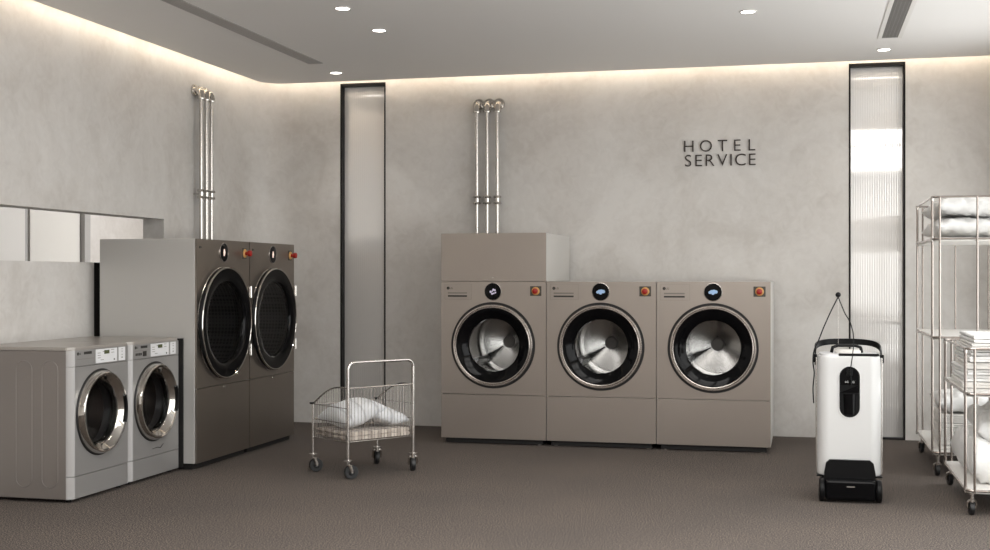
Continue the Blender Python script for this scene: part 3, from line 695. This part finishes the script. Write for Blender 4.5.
# ------------------------------------------------------------------ linen carts
def oct_path(x0, x1, y0, y1, c, z): return [(x, y, z) for x, y in rrect(x0, x1, y0, y1, c, 4)]
def linen_cart(name, label, x0, x1, y0, y1, shelves, top, rails, group, arch):
    t = thing(name, label, 'linen cart', ((x0 + x1) / 2, (y0 + y1) / 2, 0), 0, group); X0, X1, Y0, Y1 = -(x1 - x0) / 2, (x1 - x0) / 2, -(y1 - y0) / 2, (y1 - y0) / 2; c = .042; r = .0072
    for z in shelves:
        b = B(); prism(b, rrect(X0 + .004, X1 - .004, Y0 + .004, Y1 - .004, c, 4), z - .022, z); bmesh.ops.bevel(b, geom=[e for e in b.edges if abs(e.verts[0].co.z - e.verts[1].co.z) < 1e-6], offset=.003, segments=2, affect='EDGES')
        s = obj('shelf', b, 'white_enamel', t)
        b = B(); tube(b, oct_path(X0, X1, Y0, Y1, c, z - .008), .0062, 8, closed=True); obj('shelf_rim', b, 'nickel', s)
    for z in rails:
        b = B(); tube(b, oct_path(X0, X1, Y0, Y1, c, z), .0062, 8, closed=True); obj('rail', b, 'nickel', t)
    zb_ = shelves[0] - .02
    for sy, ye in ((-1, Y0), (1, Y1)):
        for sx, xe in ((-1, X0), (1, X1)):
            b = B(); cyl(b, (xe, ye - sy * c, zb_), (xe, ye - sy * c, top), r, 12)
            obj('post', b, 'nickel', t)
            b = B(); cyl(b, (xe - sx * c * .9, ye, zb_), (xe - sx * c * .9, ye, top), r * .9, 12); obj('post', b, 'nickel', t)
            # small connector cuffs
            for z in list(shelves) + list(rails):
                b = B(); cyl(b, (xe, ye - sy * c, z - .022), (xe, ye - sy * c, z + .006), r * 1.35, 12); obj('cuff', b, 'satin', t)
        b = B(); cyl(b, (0, ye, zb_), (0, ye, top), r * .85, 12); obj('post', b, 'nickel', t)
    for i, (sx, sy) in enumerate(((-1, -1), (1, -1), (-1, 1), (1, 1))):
        caster(t, sx * (X1 - .030), sy * (Y1 - .035), zb_, .034, .020, (.12, -.1, .2, .05)[i], 'satin')
    return t
linen_cart('linen_cart', 'tall steel linen cart with white shelves and pillows on its top tier', .745, 1.235, 7.73, 8.80, (.148, .826, 1.405), 1.645, (1.643,), 'steel linen carts by the ribbed panel', False)
linen_cart('linen_cart', 'low two-tier steel linen cart piled with folded sheets, in front of the tall cart', .780, 1.262, 6.48, 7.46, (.134, .607), .822, (.820,), 'steel linen carts by the ribbed panel', True)
CX = .99
PG = 'pillows on the linen carts'
p = pillow('pillow', 'linen', .45, .92, .125, (CX, 8.24, 1.471), (0, 0, .0), 3, p=4, wr=.012, quilt=.012); tag(p, 'plump white pillow on the top tier of the tall cart, under the other', 'pillow', PG)
p = pillow('pillow', 'linen', .45, .90, .125, (CX + .005, 8.235, 1.592), (0, 0, .015), 4, p=4, wr=.012, quilt=.014); tag(p, 'plump white pillow topmost on the tall cart', 'pillow', PG)
ords = ['bottom', 'second from bottom', 'third from bottom', 'fourth from bottom', 'fifth from bottom', 'sixth from bottom', 'seventh from bottom', 'topmost']
z = .609
for k in range(8):
    h = (.030, .034, .028, .036, .030, .034, .028, .038)[k]
    o = folded('folded_sheet', 'linen' if k % 3 else 'linen_warm', .185 - .004 * k, .62 - .03 * (k % 2), h, (.888 + .004 * k, 7.03 - .01 * k + .012 * (k % 3), z), .02 * (k % 3 - 1), 10 + k, layers=2)
    tag(o, 'white folded sheet, ' + ords[k] + ' of the stack on the low cart', 'folded sheet', 'folded sheets stacked on the low cart'); z += h + .0015
o = duvet('duvet', 'duvet', .23, .80, .29, (1.125, 6.96, .609), 0, 2.0); tag(o, 'crumpled white duvet heaped on the upper tier of the low cart', 'duvet')
p = pillow('pillow', 'linen', .42, .80, .20, (CX + .030, 6.99, .246), (0, 0, .02), 6, p=8, wr=.028); tag(p, 'thick white pillow lying on the bottom shelf of the low cart', 'pillow', PG)
p = pillow('pillow', 'linen', .36, .70, .13, (CX + .06, 7.06, .412), (math.radians(2), math.radians(-2), -.03), 7, p=4, wr=.028); tag(p, 'rumpled white pillow resting on the thick pillow in the low cart', 'pillow', PG)
z = .150
n8 = ['bottom', 'second from bottom', 'third from bottom', 'fourth from bottom', 'fifth from bottom', 'sixth from bottom', 'seventh from bottom', 'top']
for k in range(8):
    o = folded('folded_towel', 'linen_warm', .30, .50, .023, (.945 + .003 * (k % 2), 8.08, z), .01 * (k % 3 - 1), 30 + k, layers=2)
    tag(o, 'cream folded towel, ' + n8[k] + ' of the pile at the foot of the tall cart', 'folded towel', 'towels piled low on the tall cart'); z += .0262
p = pillow('pillow', 'linen', .36, .56, .12, (.96, 8.08, .424), (0, 0, 0), 9, p=3.4, wr=.016); tag(p, 'white pillow lying on the cream towel pile low on the tall cart', 'pillow', PG)

# ------------------------------------------------------------------ floor scrubber
vx, vy = .237, 6.93
t = thing('floor_cleaner', 'white upright floor cleaning machine with a black roller head and carrying handle', 'floor cleaner', (vx, vy, 0), math.radians(1.5))
b = B(); rings = []
for z, s in ((.128, .975), (.130, .99), (.14, 1.0), (.45, 1.005), (.70, 1.0), (.745, .985), (.755, .95)):
    rings.append([b.verts.new((x * s, y * s, z)) for x, y in rrect(-.163, .163, -.125, .125, .060, 8)])
for A, C in zip(rings, rings[1:]):
    n = len(A)
    for i in range(n): b.faces.new((A[i], A[(i + 1) % n], C[(i + 1) % n], C[i]))
b.faces.new(rings[0][::-1]); b.faces.new(rings[-1]); body = obj('body', b, 'white', t, ang=50)
for sx in (-1, 1):
    b = B(); box(b, sx * .1665 - .004, sx * .1665 + .004, -.075, -.045, .133, .745, bev=.003); obj('side_strip', b, 'satin', t)
    bx('side_foot', 'black', t, sx * .150 - .018, sx * .150 + .018, -.11, .10, .118, .128, bev=.003)
# stadium recess panel
def stadium(r, z0, z1, cx=0, n=12): return [(cx + r * math.cos(PI * k / n), z1 - r + r * math.sin(PI * k / n)) for k in range(n + 1)] + [(cx + r * math.cos(PI + PI * k / n), z0 + r + r * math.sin(PI + PI * k / n)) for k in range(n + 1)]
def flat(bm, poly, y0, y1):
    a = [bm.verts.new((x, y0, z)) for x, z in poly]; c = [bm.verts.new((x, y1, z)) for x, z in poly]; n = len(poly)
    for i in range(n): bm.faces.new((a[i], a[(i + 1) % n], c[(i + 1) % n], c[i]))
    bm.faces.new(a[::-1]); bm.faces.new(c)
b = B(); flat(b, stadium(.053, .434, .702), -.1275, -.11); rec = obj('inset_panel', b, 'black', t)
b = B(); tube(b, [(x, -.127, z) for x, z in stadium(.0545, .432, .704)], .003, 6, closed=True); obj('inset_rim', b, 'white', rec)
b = B(); up = [q for q in stadium(.046, .56, .694) if q[1] > .60] + [(-.046, .565), (.046, .565)]; flat(b, up, -.130, -.1275); obj('motor_cover', b, 'black_gloss', rec)
b = B(); box(b, -.016, .016, -.1335, -.1300, .655, .690, bev=.002); obj('catch', b, 'black', rec)
b = text_bm('LG', .02, .0005, (-.014, -.1308, .622), target_h=.010); bb = text_bm('LG', .02, .0005, (.016, -.1308, .622), target_h=.010)
me_ = bpy.data.meshes.new('x'); bb.to_mesh(me_); bb.free(); b.from_mesh(me_); bpy.data.meshes.remove(me_)
obj('logo', b, 'white_print', rec, smooth=False)
b = B(); rings = []
for (r_, z_) in ((.034, .452), (.036, .50), (.038, .558)): rings.append((r_, z_))
lathe(b, [(0, .450)] + rings, (0, -.108, 0), 'Z', 24); 
for v in b.verts: v.co.y = max(v.co.y, -.138)
obj('dust_cup', b, 'black_gloss', rec)
# lid, grip and front lip
b = B(); prism(b, rrect(-.148, .148, -.112, .112, .05, 6), .755, .766); obj('lid', b, 'pale_panel', t)
b = B(); lathe(b, [(0, .786), (.055, .785), (.066, .778), (.066, .766)], (0, 0, 0), 'Z', 32); obj('filter_cap', b, 'white_enamel', t)
bx('front_lip', 'black', t, -.055, .150, -.117, -.098, .7565, .770, bev=.003)
b = B(); tube(b, [(-.085, .02, .767), (-.078, .02, .795), (-.05, .02, .805), (.04, .02, .805), (.066, .02, .795), (.072, .02, .767)], .009, 8); obj('lid_grip', b, 'black', t)
# bail handle: pivots at the sides, arches back
b = B(); pr = []
for k in range(25):
    a = PI * k / 24; x = .172 * math.copysign(abs(math.cos(a)) ** .7, math.cos(a)); y = .16 * math.sin(a) ** .8; z = .762 + .058 * math.sin(a) ** .4
    pr.append((x, y, z))
pr = [(.172, -.005, .715)] + pr + [(-.172, -.005, .715)]
prev = None
for (x, y, z) in pr:
    ring = [b.verts.new(q) for q in ((x * .965, y * .94 - .004, z - .016), (x * 1.01, y + .004, z - .016), (x * 1.01, y + .004, z + .016), (x * .965, y * .94 - .004, z + .016))]
    if prev:
        for i in range(4): b.faces.new((prev[i], prev[(i + 1) % 4], ring[(i + 1) % 4], ring[i]))
    else: b.faces.new(ring)
    prev = ring
b.faces.new(prev[::-1]); hd = obj('carrying_handle', b, 'black', t, ang=60)
for sx in (-1, 1): bx('handle_pivot', 'black', hd, sx * .172 - .010, sx * .172 + .010, -.030, .020, .715, .760, bev=.004)
# kick plate and roller head
b = B(); poly = [(-.130, .10), (.130, .10), (.130, .145), (.120, .198), (.102, .214), (-.102, .214), (-.120, .198), (-.130, .145)]; flat(b, poly, -.150, -.118); obj('kick_plate', b, 'black', t)
b = B(); box(b, -.128, .128, -.225, -.125, .012, .120, bev=.018, seg=4); hd = obj('roller_head', b, 'black_gloss', t)
b = B(); box(b, -.02, .02, -.227, -.2245, .084, .089); obj('head_mark', b, 'ink_grey', hd)
for sx in (-1, 1):
    b = B(); lathe(b, [(0, -.014), (.054, -.014), (.059, -.008), (.059, .008), (.054, .014), (0, .014)], (sx * .143, -.172, .060), 'X', 32); obj('end_wheel', b, 'black', t)
bx('chassis', 'black', t, -.12, .12, -.15, .11, .055, .128, bev=.01)
for sx in (-1, 1):
    b = B(); lathe(b, [(0, -.015), (.045, -.015), (.05, -.008), (.05, .008), (.045, .015), (0, .015)], (sx * .125, .06, .051), 'X', 24); obj('rear_wheel', b, 'rub', t)
# thin mast with a knob and the looped cord
b = B(); cyl(b, (-.050, .02, .79), (-.050, .02, 1.070), .0007, 8); obj('mast', b, 'satin', t)
b = B(); bmesh.ops.create_uvsphere(b, u_segments=20, v_segments=12, radius=.0145); 
for v in b.verts: v.co += Vector((-.050, .02, 1.077))
obj('knob', b, 'black', t)
def smooth_path(pts, n=8):
    P = [Vector(p) for p in pts]; out = []
    for i in range(len(P) - 1):
        a, p0, p1, c = P[max(i - 1, 0)], P[i], P[i + 1], P[min(i + 2, len(P) - 1)]
        for k in range(n):
            u = k / n; out.append(.5 * ((2 * p0) + (p1 - a) * u + (2 * a - 5 * p0 + 4 * p1 - c) * u * u + (3 * p0 - a - 3 * p1 + c) * u ** 3))
    out.append(P[-1]); return out
b = B()
tube(b, smooth_path([(-.050, .014, 1.066), (-.088, .0, .99), (-.128, -.02, .90), (-.152, -.045, .84), (-.178, -.06, .78), (-.184, -.07, .72), (-.178, -.075, .66), (-.184, -.07, .58), (-.180, -.06, .50)]), .0035, 6)
tube(b, smooth_path([(-.050, .014, 1.066), (-.020, -.02, .985), (.008, -.06, .93), (.020, -.13, .86), (.016, -.145, .78), (.008, -.145, .72), (.004, -.142, .68), (.010, -.142, .60)]), .003, 6)
obj('power_cord', b, 'black', t)

# ------------------------------------------------------------------ light, camera, view
w = bpy.data.worlds.new('World'); SC.world = w; w.use_nodes = True
w.node_tree.nodes['Background'].inputs[0].default_value = (1, .99, .975, 1); w.node_tree.nodes['Background'].inputs[1].default_value = 4.3
def area(name, loc, rot, sx, sy, e, c):
    ld = bpy.data.lights.new(name, 'AREA'); ld.shape = 'RECTANGLE'; ld.size = sx; ld.size_y = sy; ld.energy = e; ld.color = c
    o = bpy.data.objects.new(name, ld); COL.objects.link(o); o.location = loc; o.rotation_euler = rot; return o
area('far_room_fill_light', (-5.2, 8.2, 2.55), (0, 0, 0), .3, 4.0, 8, (1, .97, .92))  # unseen fill added to brighten the far room
pl = area('window_daylight_portal', (XR + .12, 4.53, 1.31), (0, PI / 2, 0), 2.38, 8.26, 1, (1, 1, 1)); pl.data.cycles.is_portal = True

cd = bpy.data.cameras.new('Camera'); cam = bpy.data.objects.new('Camera', cd); COL.objects.link(cam)
cam.location = (0, 0, 1.17); cam.rotation_euler = (PI / 2, 0, .2416)
cd.sensor_fit = 'HORIZONTAL'; cd.sensor_width = 36; cd.lens = 36 * 1247.5 / 990; cd.shift_y = 2.45 / 990; cd.clip_start = .05; cd.clip_end = 100
SC.camera = cam
vs = SC.view_settings; SC.display_settings.display_device = 'sRGB'; vs.view_transform = 'Standard'; vs.look = 'None'; vs.gamma = 1; vs.use_curve_mapping = False; vs.exposure = 0
cy = SC.cycles; cy.use_denoising = True; cy.max_bounces = 10; cy.diffuse_bounces = 5; cy.glossy_bounces = 6; cy.transparent_max_bounces = 12; cy.sample_clamp_indirect = 6; cy.caustics_reflective = False; cy.caustics_refractive = False
